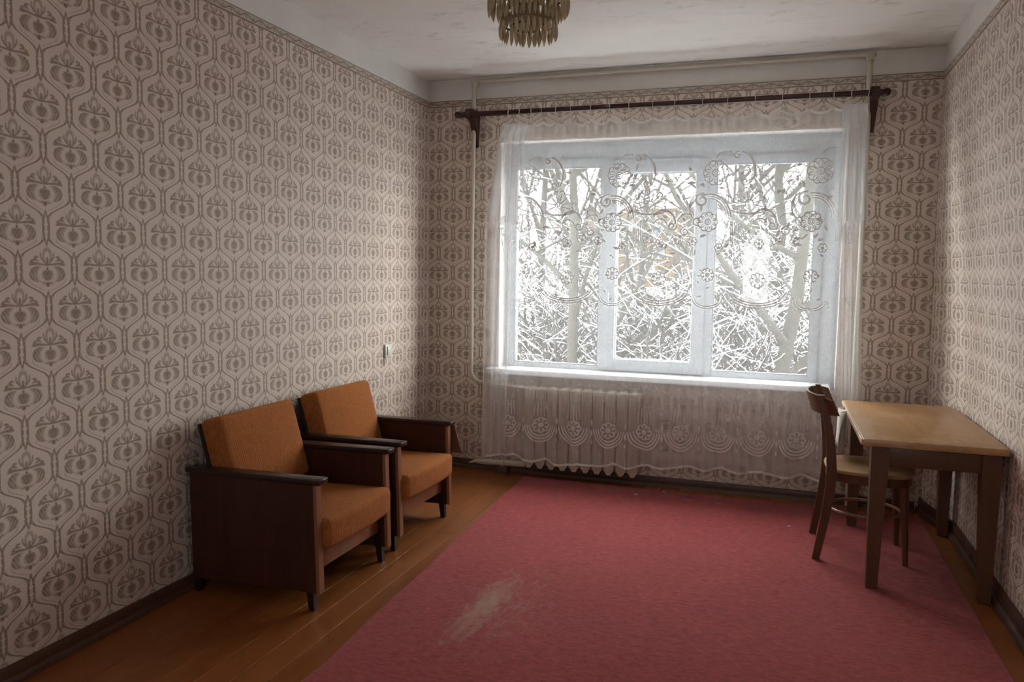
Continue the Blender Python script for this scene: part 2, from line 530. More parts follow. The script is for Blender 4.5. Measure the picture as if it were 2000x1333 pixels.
# added glazed door, unseen behind the camera, brings fill daylight to the near wall
door = structure(thing('fill_door_1', (2.12, YR-.1, 0)), 'added white door with narrow glass letting in fill daylight', 'door')
build(ring(DX0, DX1, 0, DZ1, .05, YR-.14, YR-.03), 'door_frame', WHT, door, True)
mb = ring(DX0+.045, DX1-.045, .02, DZ1-.045, .09, YR-.12, YR-.07)
mb.rbox(DX0+.13, DX1-.13, YR-.12, YR-.07, .10, 1.08, .006)
leafd = build(mb, 'door_leaf', WHT, door, True)
build(MB().box(DX0+.12, DX1-.12, YR-.10, YR-.094, 1.06, DZ1-.12), 'pane', GLS, leafd)
build(MB().rbox(DX0+.07, DX0+.095, YR-.07, YR-.03, .98, 1.10, .006), 'handle', WHT, leafd, True)

# ------------------------------------------------------------------ heating
CRM = plain('cream_oil_paint', (.56, .51, .42), .32, .06, 9)
pipe = thing('heating_pipe', (.367, -.05, .05), 'cream painted heating pipe rising beside the window and running along the ceiling', 'pipe')
def bend(p0, c, p1, n=8):
    p0, c, p1 = Vector(p0), Vector(c), Vector(p1)
    return [p0*(1-t)**2+c*2*t*(1-t)+p1*t*t for t in [k/n for k in range(n+1)]]
pts = [Vector((.385, -.055, 2.745)), Vector((.366, -.055, 2.70))]+[Vector((.366+.004*math.sin(z*3), -.055, z)) for z in (2.4, 2.0, 1.6, 1.2, .9)]
pts += bend((.366, -.055, .74), (.366, -.055, .648), (.46, -.062, .640)) + [Vector((.62, -.08, .632)), Vector((.80, -.092, .625))]
build(MB().tube(pts, .0145, 12), 'riser', CRM, pipe, True)
build(MB().tube([(.36, -.045, 2.752), (1.0, -.04, 2.756), (1.7, -.04, 2.757), (2.4, -.04, 2.757), (2.93, -.045, 2.755)], .013, 10), 'ceiling_run', CRM, pipe, True)
build(MB().tube([(2.894, -.055, 2.755), (2.898, -.055, 2.5), (2.90, -.055, 1.6), (2.90, -.055, .01)], .0165, 12), 'riser', CRM, pipe, True)
for p in ((.367, -.055, 2.73), (2.895, -.055, 2.735)):
    build(MB().lathe([(.0, -.02), (.022, -.02), (.022, .02), (.0, .02)], 14, p), 'elbow_collar', CRM, pipe, True)
rp = thing('return_pipe', (.60, -.1, .0), 'short cream heating pipe with tapered end lying along the floor beside the radiator', 'pipe')
build(MB().tube([(.375, -.10, .055), (.42, -.10, .072), (.50, -.098, .074), (.80, -.094, .083)], [.004, .014, .023, .023], 12), 'pipe_body', CRM, rp, True)
build(MB().tube([(.62, -.097, .076), (.645, -.097, .077)], .028, 12), 'coupling', CRM, rp, True)
build(MB().rbox(.60, .67, -.12, -.04, .0, .055, .004), 'support_block', plain('rusty_bracket', (.10, .06, .04), .7), rp, True)
rad = thing('radiator', (1.2, -.095, .0), 'cream cast iron radiator behind the lace curtain under the window', 'radiator')
nsec = 10; x0r = .80; sw = .0805
sec0 = None
for i in range(nsec):
    cx = x0r+sw*(i+.5)
    if sec0 is None:
        mb = MB()
        for dy in (-.043, 0, .043):
            mb.rbox(cx-.018, cx+.018, -.095+dy-.013, -.095+dy+.013, .13, .615, .012, 3)
        mb.rbox(cx-.034, cx+.034, -.145, -.045, .585, .645, .022, 3)
        mb.rbox(cx-.034, cx+.034, -.145, -.045, .10, .165, .022, 3,
                fn=None)
        mb.rbox(cx-.037, cx+.037, -.152, -.142, .11, .635, .004, 1)
        mb.hexa([(cx-.012, -.150, .075), (cx+.012, -.150, .075), (cx+.012, -.045, .075), (cx-.012, -.045, .075),
                 (cx-.037, -.152, .115), (cx+.037, -.152, .115), (cx+.037, -.045, .115), (cx-.037, -.045, .115)])
        mb.tube([(cx-.0405, -.095, .615), (cx+.0405, -.095, .615)], .02, 10)
        mb.tube([(cx-.0405, -.095, .135), (cx+.0405, -.095, .135)], .02, 10)
        sec0 = build(mb, 'section', CRM, rad, True)
    else:
        o = sec0.copy(); col.objects.link(o); o.location.x = sw*i
for xx in (.92, 1.48):
    build(MB().rbox(xx-.012, xx+.012, -.11, -.001, .50, .525, .003), 'wall_bracket', CRM, rad, True)

# ------------------------------------------------------------------ curtain rod
ROD = wood('dark_mahogany', (.030, .009, .007), (.060, .018, .013), .35, 0)
rod = thing('curtain_rod', (1.634, -.15, 2.506), 'dark mahogany wooden curtain rod on two tapered brackets', 'curtain rod')
build(MB().tube([(.285, -.15, 2.506), (2.985, -.15, 2.506)], .0185, 16), 'pole', ROD, rod, True)
for xx, s in ((.285, -1), (2.985, 1)):
    mb = MB().lathe([(0, -.022), (.012, -.02), (.021, -.012), (.024, 0), (.021, .012), (.012, .02), (0, .022)], 16)
    mb.v = [(xx+s*(v[2]+.0), -.15+v[0], 2.506+v[1]) for v in mb.v]
    build(mb, 'finial', ROD, rod, True)
for xx in (.372, 2.925):
    mb = MB()
    prof_ = [(-.002, 2.30), (-.025, 2.305), (-.06, 2.40), (-.105, 2.475), (-.178, 2.478), (-.184, 2.50), (-.180, 2.535), (-.15, 2.545), (-.03, 2.55), (-.002, 2.545)]
    n = len(prof_)
    wv = [(.022 if z > 2.45 else .022-.010*(2.45-z)/.15) for y, z in prof_]
    mb.v = [(xx-wv[i], y, z) for i, (y, z) in enumerate(prof_)]+[(xx+wv[i], y, z) for i, (y, z) in enumerate(prof_)]
    mb.f = [tuple(range(n)), tuple(range(2*n-1, n-1, -1))]+[((i+1) % n, i, n+i, n+(i+1) % n) for i in range(n)]
    mb.m = [0]*len(mb.f)
    build(mb, 'bracket', ROD, rod)

# ------------------------------------------------------------------ lace curtain
def lace_mat(name, opac, weave, trans=.2):
    mt = bpy.data.materials.new(name); mt.use_nodes = True
    nt = mt.node_tree; nt.nodes.clear(); V.nt = nt
    o = nt.nodes.new('ShaderNodeOutputMaterial'); tr = nt.nodes.new('ShaderNodeBsdfTransparent')
    df = nt.nodes.new('ShaderNodeBsdfDiffuse'); tl = nt.nodes.new('ShaderNodeBsdfTranslucent')
    m1 = nt.nodes.new('ShaderNodeMixShader'); m2 = nt.nodes.new('ShaderNodeMixShader')
    pos = position(nt)
    c = mixc(nt, noise(nt, pos, 2.5, 3), (.80, .79, .79), (.90, .90, .91))
    for q in (df, tl): nt.links.new(c, q.inputs[0])
    m1.inputs[0].default_value = trans
    nt.links.new(df.outputs[0], m1.inputs[1]); nt.links.new(tl.outputs[0], m1.inputs[2])
    f = opac+(noise(nt, pos, 5, 3)-.5)*(.35*opac if opac < .9 else 0)
    if weave: f = f+(noise(nt, stretch(nt, pos, (1, 1, .25)), 190, 2)-.5)*weave
    lk(nt, clamp01(f), m2.inputs[0])
    nt.links.new(tr.outputs[0], m2.inputs[1]); nt.links.new(m1.outputs[0], m2.inputs[2]); nt.links.new(m2.outputs[0], o.inputs[0])
    return mt
NET = lace_mat('white_net', .34, .2, .10)
NETD = lace_mat('white_net_folded', .55, .18, .13)
EMB = lace_mat('white_lace_thread', .97, 0, .05)
HKM = plain('pale_wire', (.55, .50, .45), .4)

hooks = [.655, .735, .83, .905, .99, 1.105, 1.235, 1.36, 1.49, 1.63, 1.77, 1.93, 2.09, 2.25, 2.41, 2.56, 2.70, 2.80, 2.875]
def ztop(x):
    for a, b_ in zip(hooks, hooks[1:]):
        if a <= x <= b_:
            tt = (x-a)/(b_-a)
            return 2.432+.012*(x-.6)/2.3-(b_-a)*.24*(4*tt*(1-tt))**.8
    return 2.43
def zbot(x):
    base = .17-.03*math.exp(-((x-1.1)/.3)**2)+.03*smooth((x-1.5)/.6)
    return base-.022*abs(math.sin((x-.5)*math.pi/.235))
def edge0(z): return .632-.095*smooth((2.42-z)/.75)-.012*(1-z/2.4)
def edge1(z): return 2.892+.045*smooth((1.7-z)/1.2)
random.seed(11)
FOLD = [(random.uniform(18, 60), random.uniform(0, 6.28), random.uniform(.4, 1)) for _ in range(6)]
def yfold(x, z):
    k = smooth(1-(x-.55)/.5)+smooth((x-2.45)/.4)
    low = smooth((.72-z)/.5)
    amp = .006+.020*k+.020*low*(1-.5*k)
    s = sum(a*math.sin(w*x*(1+.03*math.sin(z*1.3))+p+z*.35*math.sin(p)) for w, p, a in FOLD)/2.2
    y = -.195+amp*s
    tt = smooth((2.43-z)/.25)
    return y*tt+(-.155)*(1-tt)+.008*(1-tt)*math.sin(x*40)
def cur(a, b_):
    xg = .6+2.28*a
    zt, zb = ztop(xg), zbot(xg)
    z = zb+(zt-zb)*b_
    e0, e1 = edge0(z), edge1(z)
    x = e0+(e1-e0)*a
    return x, yfold(x, z), z
def cxz(x, z, off=.003):        # a point on the cloth given plan x and height
    return (x, yfold(x, z)-off, z)
curt = thing('lace_curtain', (1.74, -.19, .15), 'sheer white lace curtain with scrolls and flowers across the window', 'curtain')
build(MB().grid(cur, 330, 90), 'net_fabric', NET, curt, 'all')
# folded-over ends
def flap(xa, xb, za, zb, lean, ph, n=44):
    def fn(a, b_):
        z = zb+(za-zb)*b_
        k = 1-b_
        x = xa+(xb-xa)*a+lean*k*(1-a if lean < 0 else a)
        y = -.240-.034*math.sin(a*math.pi*7+ph)*(.45+.55*k)-.012*k
        y = y*smooth((za-z)/.12)+(-.165)*(1-smooth((za-z)/.12))
        if b_ < .02: z += .012*math.sin(a*25)
        return x, y, z
    return MB().grid(fn, n, 24)
build(flap(.635, .80, 2.425, 1.755, -.085, .3), 'side_flap', NETD, curt, 'all')
build(flap(2.745, 2.885, 2.445, 1.745, .03, 1.3), 'side_flap', NETD, curt, 'all')
# pulled-together folds at both ends
def pleat(xa, xb, za, zb, sh):
    def fn(a, b_):
        z = zb+(za-zb)*b_
        x = xa+(xb-xa)*a+sh*(1-b_)
        return x, -.222+.016*math.sin(a*math.pi*6), z
    return MB().grid(fn, 40, 12)
build(pleat(.60, .72, 1.80, .18, -.03), 'end_pleat', NET, curt, 'all')
build(pleat(2.76, 2.89, 1.80, .60, .04), 'end_pleat', NET, curt, 'all')
hk0 = None
for i, hx in enumerate(hooks):
    zt = ztop(hx)
    lean_ = random.uniform(-.012, .012)
    mb = MB().tube([(hx, -.157, zt-.012), (hx, -.160, zt+.02), (hx+lean_, -.172, 2.49), (hx+lean_*1.2, -.168, 2.518), (hx+lean_, -.15, 2.528), (hx+lean_, -.134, 2.515)], .0026, 6)
    mb.rbox(hx-.006, hx+.006, -.163, -.153, zt-.016, zt-.002, .002, 1)
    build(mb, 'hook', HKM, curt, True)
# embroidery as thread ribbons laid on the net
emb = MB()
XMIN, XMAX = .60, 2.90
def ribbon(poly, w):
    w *= 1.75
    n = len(poly); L = []; Rr = []
    for i, (x, z) in enumerate(poly):
        a = poly[max(0, i-1)]; b_ = poly[min(n-1, i+1)]
        dx, dz = b_[0]-a[0], b_[1]-a[1]; l = math.hypot(dx, dz) or 1
        ww = w*(.55+.45*math.sin(math.pi*min(1, (i+.6)/n)))
        L.append((x-dz/l*ww/2, z+dx/l*ww/2)); Rr.append((x+dz/l*ww/2, z-dx/l*ww/2))
    if min(p[0] for p in poly) < XMIN or max(p[0] for p in poly) > XMAX: return
    if max(p[1] for p in poly) > 2.36 or min(p[1] for p in poly) < .20: return
    emb.add([cxz(*p) for p in L]+[cxz(*p) for p in Rr], [(i, i+1, n+i+1, n+i) for i in range(n-1)])
def arc(cx, cz, rx, rz, a0, a1, w, n=14):
    ribbon([(cx+rx*math.cos(R(a0+(a1-a0)*k/n)), cz+rz*math.sin(R(a0+(a1-a0)*k/n))) for k in range(n+1)], w)
def spiral(cx, cz, r0, r1, a0, turns, w, n=26):
    ribbon([(cx+(r0+(r1-r0)*k/n)*math.cos(R(a0)+turns*2*math.pi*k/n), cz+(r0+(r1-r0)*k/n)*math.sin(R(a0)+turns*2*math.pi*k/n)) for k in range(n+1)], w)
def leaf(cx, cz, l, w, ang):
    ca, sa = math.cos(ang), math.sin(ang)
    pts = [(-.5, 0), (-.2, .45), (.2, .4), (.5, 0), (.2, -.4), (-.2, -.45)]
    P = [(cx+p*l*ca-q*w*sa, cz+p*l*sa+q*w*ca) for p, q in pts]
    if min(p[0] for p in P) < XMIN or max(p[0] for p in P) > XMAX or max(p[1] for p in P) > 2.36: return
    emb.face([cxz(*p) for p in P])
def rosette(cx, cz, r, n=8, w=.005):
    for k in range(n):
        a = 2*math.pi*k/n
        px, pz = cx+math.cos(a)*r*.68, cz+math.sin(a)*r*.68
        arc(px, pz, r*.34, r*.34, math.degrees(a)-130, math.degrees(a)+130, w, 8)
    arc(cx, cz, r*.28, r*.28, 0, 360, w, 10)
    arc(cx, cz, r*.12, r*.12, 0, 360, w, 6)
def fan(cx, cz, r, a0, a1, n=7, w=.005):
    for k in range(n):
        a = R(a0+(a1-a0)*k/(n-1))
        ribbon([(cx+math.cos(a)*r*q, cz+math.sin(a)*r*q) for q in (.2, .45, .7, .85)], w)
        arc(cx+math.cos(a)*r*.88, cz+math.sin(a)*r*.88, r*.17, r*.17, math.degrees(a)-105, math.degrees(a)+105, w*1.2, 7)
    arc(cx, cz, r*.25, r*.25, a0, a1, w, 8)
rnd = random.Random(5)
PER = .605
for k in range(-1, 5):
    x = .80+PER*k
    z = 1.90
    # big hooked scroll with parallel ribs running down
    for j in range(3):
        arc(x, z-.13, .13-.014*j, .16-.014*j, 100, 5, .008 if j == 0 else .004, 16)
    spiral(x-.05, z-.005, .045, .012, 70, 1.25, .009)
    arc(x-.06, z-.05, .065, .085, 110, 235, .007)
    spiral(x-.075, z-.135, .03, .008, -60, -1.2, .006, 16)
    for j in range(5):
        ribbon([(x+.13+j*.011, z-.14-q*.02) for q in range(7)], .0035)
    # shell flower and its scrolls
    fan(x+.235, z-.03, .095, -15, 195, 8, .005)
    arc(x+.235, z-.06, .11, .03, 190, 350, .008, 12)
    arc(x+.32, z-.15, .075, .085, 150, 0, .009, 12)
    spiral(x+.375, z-.165, .03, .006, 20, -1.3, .007, 16)
    arc(x+.30, z-.17, .045, .05, 160, 10, .006, 10)
    arc(x+.47, z-.14, .06, .05, 180, 60, .006, 10)
    spiral(x+.455, z-.20, .03, .008, 90, 1.3, .006, 16)
    # rosettes
    rosette(x-.01, z-.14, .06, 9, .005)
    rosette(x+.03, z+.16, .075, 10, .005)
    rosette(x+.22, z-.24, .034, 6, .004)
    rosette(x+.30, z-.275, .028, 6, .004)
    rosette(x+.40, z-.25, .032, 6, .004)
    rosette(x-.10, z-.26, .028, 6, .004)
    rosette(x+.06, z-.30, .026, 6, .004)
    # upper hooked scroll
    arc(x+.16, z+.17, .10, .12, 80, -40, .008, 14)
    spiral(x+.155, z+.265, .022, .006, 60, 1.2, .006, 14)
    spiral(x+.205, z+.105, .028, .007, 40, -1.3, .007, 14)
    arc(x+.09, z+.24, .06, .05, 170, 60, .005, 8)
    # lower medallion
    for j in range(3):
        arc(x+.30, z-.56, .19-.02*j, .11-.014*j, 190, 350, .005, 18)
    rosette(x+.30, z-.50, .045, 8, .004)
    rosette(x+.0, z-.47, .04, 8, .004)
    for j in range(2): arc(x+.0, z-.62, .09-.015*j, .06-.012*j, 180, 360, .004, 10)
    for q in range(46):
        leaf(x+rnd.uniform(-.12, .5), z+rnd.uniform(-.34, .22), rnd.uniform(.026, .055), rnd.uniform(.014, .022), rnd.uniform(0, 3.14))
    for q in range(26):
        leaf(x+rnd.uniform(-.1, .5), z+rnd.uniform(-.72, -.34), rnd.uniform(.016, .030), rnd.uniform(.009, .014), rnd.uniform(0, 3.14))
# border above the hem
k = 0; x = .70
while x < 2.85:
    zb = .40+.03*smooth((x-1.5)/.6)
    for j in range(3): arc(x, zb, .105-.017*j, .125-.02*j, 185, 355, .007, 16)
    rosette(x, zb-.01, .05, 8, .006)
    for j in range(5): ribbon([(x-.045+j*.0225, zb+.05), (x-.04+j*.02, zb+.10), (x-.035+j*.0175, zb+.15)], .004)
    leaf(x+.118, zb-.04, .05, .014, 1.57); leaf(x+.118, zb+.03, .05, .014, 1.57); leaf(x+.118, zb-.1, .035, .012, 1.57)
    for q in range(10):
        leaf(x+rnd.uniform(-.1, .1), zb+rnd.uniform(.08, .3), .018, .008, rnd.uniform(0, 3.14))
    x += .235
hem = [(.56+.006*i, 0) for i in range(388)]
poly = [(x, zbot(x)+.006) for x, _ in hem if .56 < x < 2.86]
n = len(poly)
emb.add([cxz(x, z-.006) for x, z in poly]+[cxz(x, z+.010) for x, z in poly], [(i, i+1, n+i+1, n+i) for i in range(n-1)])
top = [(.62+.006*i) for i in range(378)]
n = len(top)
emb.add([cxz(x, ztop(x)-.016) for x in top]+[cxz(x, ztop(x)+.001) for x in top], [(i, i+1, n+i+1, n+i) for i in range(n-1)])
tag(build(emb, 'lace_embroidery', EMB, curt), 'denser white embroidered scrolls, shells and rosettes', kind='stuff')

# ------------------------------------------------------------------ armchairs
def wool_mat():
    mt, nt, b = new_mat('rust_orange_wool')
    co = texco(nt)
    a = noise(nt, stretch(nt, co, (1, 3.0, .55)), 90, 4, .7)
    c_ = noise(nt, co, 7, 3)
    k = clamp01(ramp01(a, .3, .7)*.75+c_*.25)
    lk(nt, mixc(nt, k, (.22, .066, .017), (.50, .18, .052)), b.inputs['Base Color'])
    b.inputs['Roughness'].default_value = .95
    b.inputs['Specular IOR Level'].default_value = .15
    b.inputs['Sheen Weight'].default_value = .25
    b.inputs['Sheen Tint'].default_value = (.8, .4, .2, 1)
    X, Y, Z = sep(nt, co)
    rib = sinv(Y*520)*.5
    bump(nt, b, a*.8+rib*.35, .55, .004)
    return mt
WOOL = wool_mat()
PAN = wood('dark_red_veneer', (.040, .011, .006), (.075, .022, .012), .4, 2, 7)
EDG = wood('lighter_brown_lipping', (.23, .092, .042), (.34, .155, .075), .4, 2, 9)
ARM = wood('blackened_arm_board', (.022, .011, .009), (.045, .022, .017), .28, 0, 9)
LEG = wood('black_brown_leg', (.014, .007, .005), (.03, .014, .009), .35, 2, 9)
BKP = plain('dark_back_cloth', (.035, .018, .012), .9, .3, 60)
def make_armchair():
    t = thing('armchair', (0, 0, 0))
    HW = .30
    for s in (-1, 1):
        y0, y1 = (-HW-.016, -HW+.016) if s < 0 else (HW-.016, HW+.016)
        mb = MB().hexa([(.03, y0, .066), (.664, y0, .082), (.664, y1, .082), (.03, y1, .066), (.022, y0, .535), (.648, y0, .540), (.648, y1, .540), (.022, y1, .535)])
        sp = build(mb, 'side_panel', PAN, t, local=True)
        mb = MB().hexa([(.660, y0-.002, .08), (.676, y0-.002, .08), (.676, y1+.002, .08), (.660, y1+.002, .08), (.645, y0-.002, .540), (.660, y0-.002, .540), (.660, y1+.002, .540), (.645, y1+.002, .540)])
        build(mb, 'front_lipping', EDG, sp, local=True)
        mb = MB().rbox(.012, .688, (y0+y1)/2-.034, (y0+y1)/2+.034, .538, .562, .006, 2,
                       fn=lambda c: Vector((c.x, c.y, c.z+(.008*c.x/.68))))
        build(mb, 'arm_board', ARM, t, True, local=True)
        # legs
        for fx, dx in ((.615, .016), (.075, -.03)):
            yc = s*(HW-.002)
            a, b_ = .021, .0125
            mb = MB().hexa([(fx+dx-b_, yc-b_, 0), (fx+dx+b_, yc-b_, 0), (fx+dx+b_, yc+b_, 0), (fx+dx-b_, yc+b_, 0),
                            (fx-a, yc-a+.004, .17), (fx+a, yc-a+.004, .17), (fx+a, yc+a-.004, .17), (fx-a, yc+a-.004, .17)])
            build(mb, 'leg', LEG, t, local=True)
    build(MB().rbox(.598, .622, -HW+.017, HW-.017, .150, .245, .004), 'front_apron', EDG, t, True, local=True)
    build(MB().rbox(.06, .60, -HW+.017, HW-.017, .215, .24, .003), 'seat_board', BKP, t, True, local=True)
    build(MB().rbox(.03, .055, -HW+.017, HW-.017, .12, .50, .004), 'back_panel', PAN, t, True, local=True)
    def seat_fn(c):
        u = (c.x-.42)/.28; w = c.y/.265
        puff = .020*max(0, 1-u*u)*max(0, 1-w*w) if c.z > .31 else 0
        bow = .014*(1-w*w) if c.x > .6 else 0
        return Vector((c.x+bow, c.y, c.z+puff+.035*(c.x-.2)))
    def softbox(x0, x1, y0, y1, z0, z1, r, fn, cuts=6):
        bm = bmesh.new(); bmesh.ops.create_cube(bm, size=1)
        for v in bm.verts:
            v.co = Vector(((x0+x1)/2+v.co.x*(x1-x0), (y0+y1)/2+v.co.y*(y1-y0), (z0+z1)/2+v.co.z*(z1-z0)))
        bmesh.ops.bevel(bm, geom=bm.edges[:], offset=r, segments=4, affect='EDGES', profile=.5)
        big = [e for e in bm.edges if e.calc_length() > .2]
        bmesh.ops.subdivide_edges(bm, edges=big, cuts=cuts, use_grid_fill=True)
        mb = MB(); mb.bm(bm, fn); return mb
    build(softbox(.16, .700, -HW+.020, HW-.020, .243, .372, .026, seat_fn), 'seat_cushion', WOOL, t, True, local=True)
    th = R(-16)
    def back_fn(c):     # c.x across thickness (0 back .. .115 front), c.z along height
        w = c.y/.265
        q = .016*(1-w*w)*(1-((c.z-.2)/.24)**2) if c.x > .05 else 0
        x, z = c.x+q, c.z
        return Vector((.145+x*math.cos(th)+z*math.sin(th), c.y, .385+(z*math.cos(th)-x*math.sin(th))))
    bk = build(softbox(0, .115, -HW+.020, HW-.020, 0, .385, .028, back_fn), 'backrest', WOOL, t, True, local=True)
    mb = MB().rbox(-.012, .004, -HW+.022, HW-.022, .012, .372, .004, 1, fn=lambda c: back_fn(Vector((c.x-.0, c.y, c.z))))
    build(mb, 'back_board', BKP, t, True, local=True)
    return t
ch1 = make_armchair()
ch1.location = (.012, -2.219, 0)
tag(ch1, 'low rust orange armchair with its dark veneered side panel in full view', 'armchair', 'matching low armchairs')
ch2 = copy_tree(ch1)
ch2.location = (.004, -1.444, 0); ch2.rotation_euler.z = R(-1.2)
tag(ch2, 'low rust orange armchair nearest the window corner, brown cloth beside its arm', 'armchair', 'matching low armchairs')
# brown cloth hanging beside the far arm
def flapfn(a, b_):
    z = .545-.17*b_
    x = .60+.10*a+.055*b_*a
    return x-.02, -1.108+.02*math.sin(a*3+b_*2)+.018*b_, z
mb = MB().grid(flapfn, 10, 10)
mb2 = MB(); mb2.v = mb.v+[(x, y+.006, z) for x, y, z in mb.v]; nn = len(mb.v)
mb2.f = mb.f+[tuple(nn+q for q in reversed(f)) for f in mb.f]
def rim(idx):
    for a, b_ in zip(idx, idx[1:]): mb2.f.append((a, b_, nn+b_, nn+a))
rim([i for i in range(11)][::-1]); rim([110+i for i in range(11)]); rim([i*11 for i in range(11)]); rim([i*11+10 for i in range(11)][::-1])
mb2.m = [0]*len(mb2.f)
tag(build(mb2, 'draped_cloth', plain('brown_cloth', (.17, .065, .03), .8, .25, 40), smooth_='all', origin=(.65, -1.1, .38)), 'small brown cloth hanging beside the armchair arm near the window', 'cloth')

# ------------------------------------------------------------------ table
TOP = wood('worn_tan_table_top', (.36, .19, .075), (.50, .285, .125), .33, 1, 5, worn=(.60, .40, .23))
TBL = wood('brown_table_wood', (.085, .034, .015), (.13, .056, .025), .42, 2, 9)
TBE = wood('pale_table_edge', (.55, .38, .22), (.70, .52, .34), .35, 1, 9)
tab = thing('wooden_table', (3.12, -.97, 0), 'worn light brown wooden table with tapered legs against the wall', 'table')
tab_lift = .0066
TX0, TX1, TY0, TY1 = 2.818, 3.405, -1.475, -.30
build(MB().rbox(TX0+.008, TX1, TY0, TY1, .668, .70, .006, 2), 'tabletop', TOP, tab, True)
build(MB().rbox(TX0, TX0+.012, TY0+.004, TY1-.004, .672, .698, .005, 2), 'edge_strip', TBE, tab, True)
for x0, x1, y0, y1 in ((2.875, 2.90, -1.40, -.45), (3.345, 3.37, -1.40, -.45), (2.92, 3.33, -1.428, -1.403), (2.92, 3.33, -.46, -.435)):
    build(MB().rbox(x0, x1, y0, y1, .575, .669, .003), 'apron', TBL, tab, True)
for x, y, sx, sy in ((2.905, -1.405, 1, 1), (3.348, -1.405, -1, 1), (3.348, -.46, -1, -1), (2.895, -.46, 1, -1)):
    a, b_ = .037, .024
    ox, oy = -(a-b_)*sx*.5, -(a-b_)*sy*.5
    mb = MB().hexa([(x+ox-b_, y+oy-b_, 0), (x+ox+b_, y+oy-b_, 0), (x+ox+b_, y+oy+b_, 0), (x+ox-b_, y+oy+b_, 0),
                    (x-a, y-a, .56), (x+a, y-a, .56), (x+a, y+a, .56), (x-a, y+a, .56)])
    mb.hexa([(x-a, y-a, .56), (x+a, y-a, .56), (x+a, y+a, .56), (x-a, y+a, .56), (x-a, y-a, .669), (x+a, y-a, .669), (x+a, y+a, .669), (x-a, y+a, .669)])
    build(mb, 'leg', TBL, tab)

# ------------------------------------------------------------------ wooden chair
CHW = wood('reddish_chair_wood', (.085, .030, .013), (.15, .058, .026), .32, 2, 9)
CHS = wood('worn_plywood_seat', (.32, .18, .085), (.48, .29, .15), .35, 0, 6)
chr_ = thing('bentwood_chair', (2.88, -.90, 0), 'reddish brown bentwood chair with a round plywood seat tucked under the table', 'chair')
def post(y, s):
    pts = []
    for z, x in ((0, 2.672), (.10, 2.688), (.22, 2.708), (.34, 2.722), (.45, 2.728), (.56, 2.720), (.68, 2.702), (.79, 2.676), (.835, 2.664)):
        pts.append((x, y+s*.008*(1-z), z))
    mb = MB(); vs = []
    for i, (x, yy, z) in enumerate(pts):
        wx = (.017, .019, .021, .023, .024, .022, .019, .016, .014)[i]; wy = .0125
        vs += [(x-wx, yy-wy, z), (x+wx, yy-wy, z), (x+wx, yy+wy, z), (x-wx, yy+wy, z)]
    fs = [(3, 2, 1, 0), tuple(range(len(vs)-4, len(vs)))]
    for i in range(len(pts)-1):
        for k in range(4): fs.append((i*4+k, i*4+(k+1) % 4, i*4+4+(k+1) % 4, i*4+4+k))
    return mb.add(vs, fs)
build(post(-1.105, -1), 'back_post', CHW, chr_)
build(post(-.695, 1), 'back_post', CHW, chr_)
def plate(a, b_, off):
    ang = R(-70+140*a)
    y = -.90+.262*math.sin(ang)
    x = 2.735-.112*(math.cos(ang)-.34)/(1-.34)+off-.03*(b_-.5)
    end = 1-.25*(abs(a-.5)*2)**4
    z = .735+.098*b_*end+(1-end)*.02
    return x, y, z
mb = MB(); nu, nv = 28, 4
g1 = [plate(i/nu, j/nv, 0) for j in range(nv+1) for i in range(nu+1)]
g2 = [plate(i/nu, j/nv, -.013) for j in range(nv+1) for i in range(nu+1)]
N = len(g1); fs = []
for j in range(nv):
    for i in range(nu):
        a = j*(nu+1)+i
        fs.append((a+nu+1, a+nu+2, a+1, a)); fs.append((N+a, N+a+1, N+a+nu+2, N+a+nu+1))
for i in range(nu):
    fs.append((i, i+1, N+i+1, N+i)); a = nv*(nu+1)+i; fs.append((a+1, a, N+a, N+a+1))
for j in range(nv):
    a = j*(nu+1); fs.append((a+nu+1, a, N+a, N+a+nu+1)); a += nu; fs.append((a, a+nu+1, N+a+nu+1, N+a))
mb.add(g1+g2, fs)
build(mb, 'backrest', CHW, chr_, True)
def seat_r(a):      # rounded trapezoid outline
    c, s = math.cos(a), math.sin(a)
    k = (abs(c)**3.2+abs(s)**3.2)**(-1/3.2)
    return k*.212*c, k*(.212-.012*(-c))*s
prof = [(0, .452), (.80, .452), (.93, .458), (.985, .456), (1.0, .449), (.985, .440), (.9, .436), (0, .436)]
mb = MB(); n = 48; i0 = 0
for r_, z in prof:
    for k in range(n):
        x, y = seat_r(2*math.pi*k/n); mb.v.append((2.915+x*r_, -.90+y*r_, z))
for i in range(len(prof)-1):
    for k in range(n): mb.f.append((i*n+k, i*n+(k+1) % n, (i+1)*n+(k+1) % n, (i+1)*n+k)); mb.m.append(0)
build(mb, 'seat', CHS, chr_, True)
mb = MB(); vs = []
for r_, z in ((.955, .437), (.955, .395), (.86, .395), (.86, .437)):
    for k in range(n):
        x, y = seat_r(2*math.pi*k/n); vs.append((2.915+x*r_, -.90+y*r_, z))
fs = [(i*n+k, ((i+1) % 4)*n+k, ((i+1) % 4)*n+(k+1) % n, i*n+(k+1) % n) for i in range(4) for k in range(n)]
build(mb.add(vs, fs), 'seat_ring', CHW, chr_, True)
for y, s in ((-1.05, -1), (-.75, 1)):
    build(MB().tube([(3.068, y, .41), (3.075, y+s*.004, .25), (3.090, y+s*.012, .0)], [.021, .019, .0125], 12), 'front_leg', CHW, chr_, True)
pts = [(2.905+.175*math.cos(2*math.pi*k/40), -.90+.165*math.sin(2*math.pi*k/40), .225) for k in range(41)]
build(MB().tube(pts, .0085, 8, False), 'stretcher_ring', plain('pale_bentwood', (.22, .12, .065), .4), chr_, True)

tab.location.z = tab_lift; chr_.location.z = tab_lift
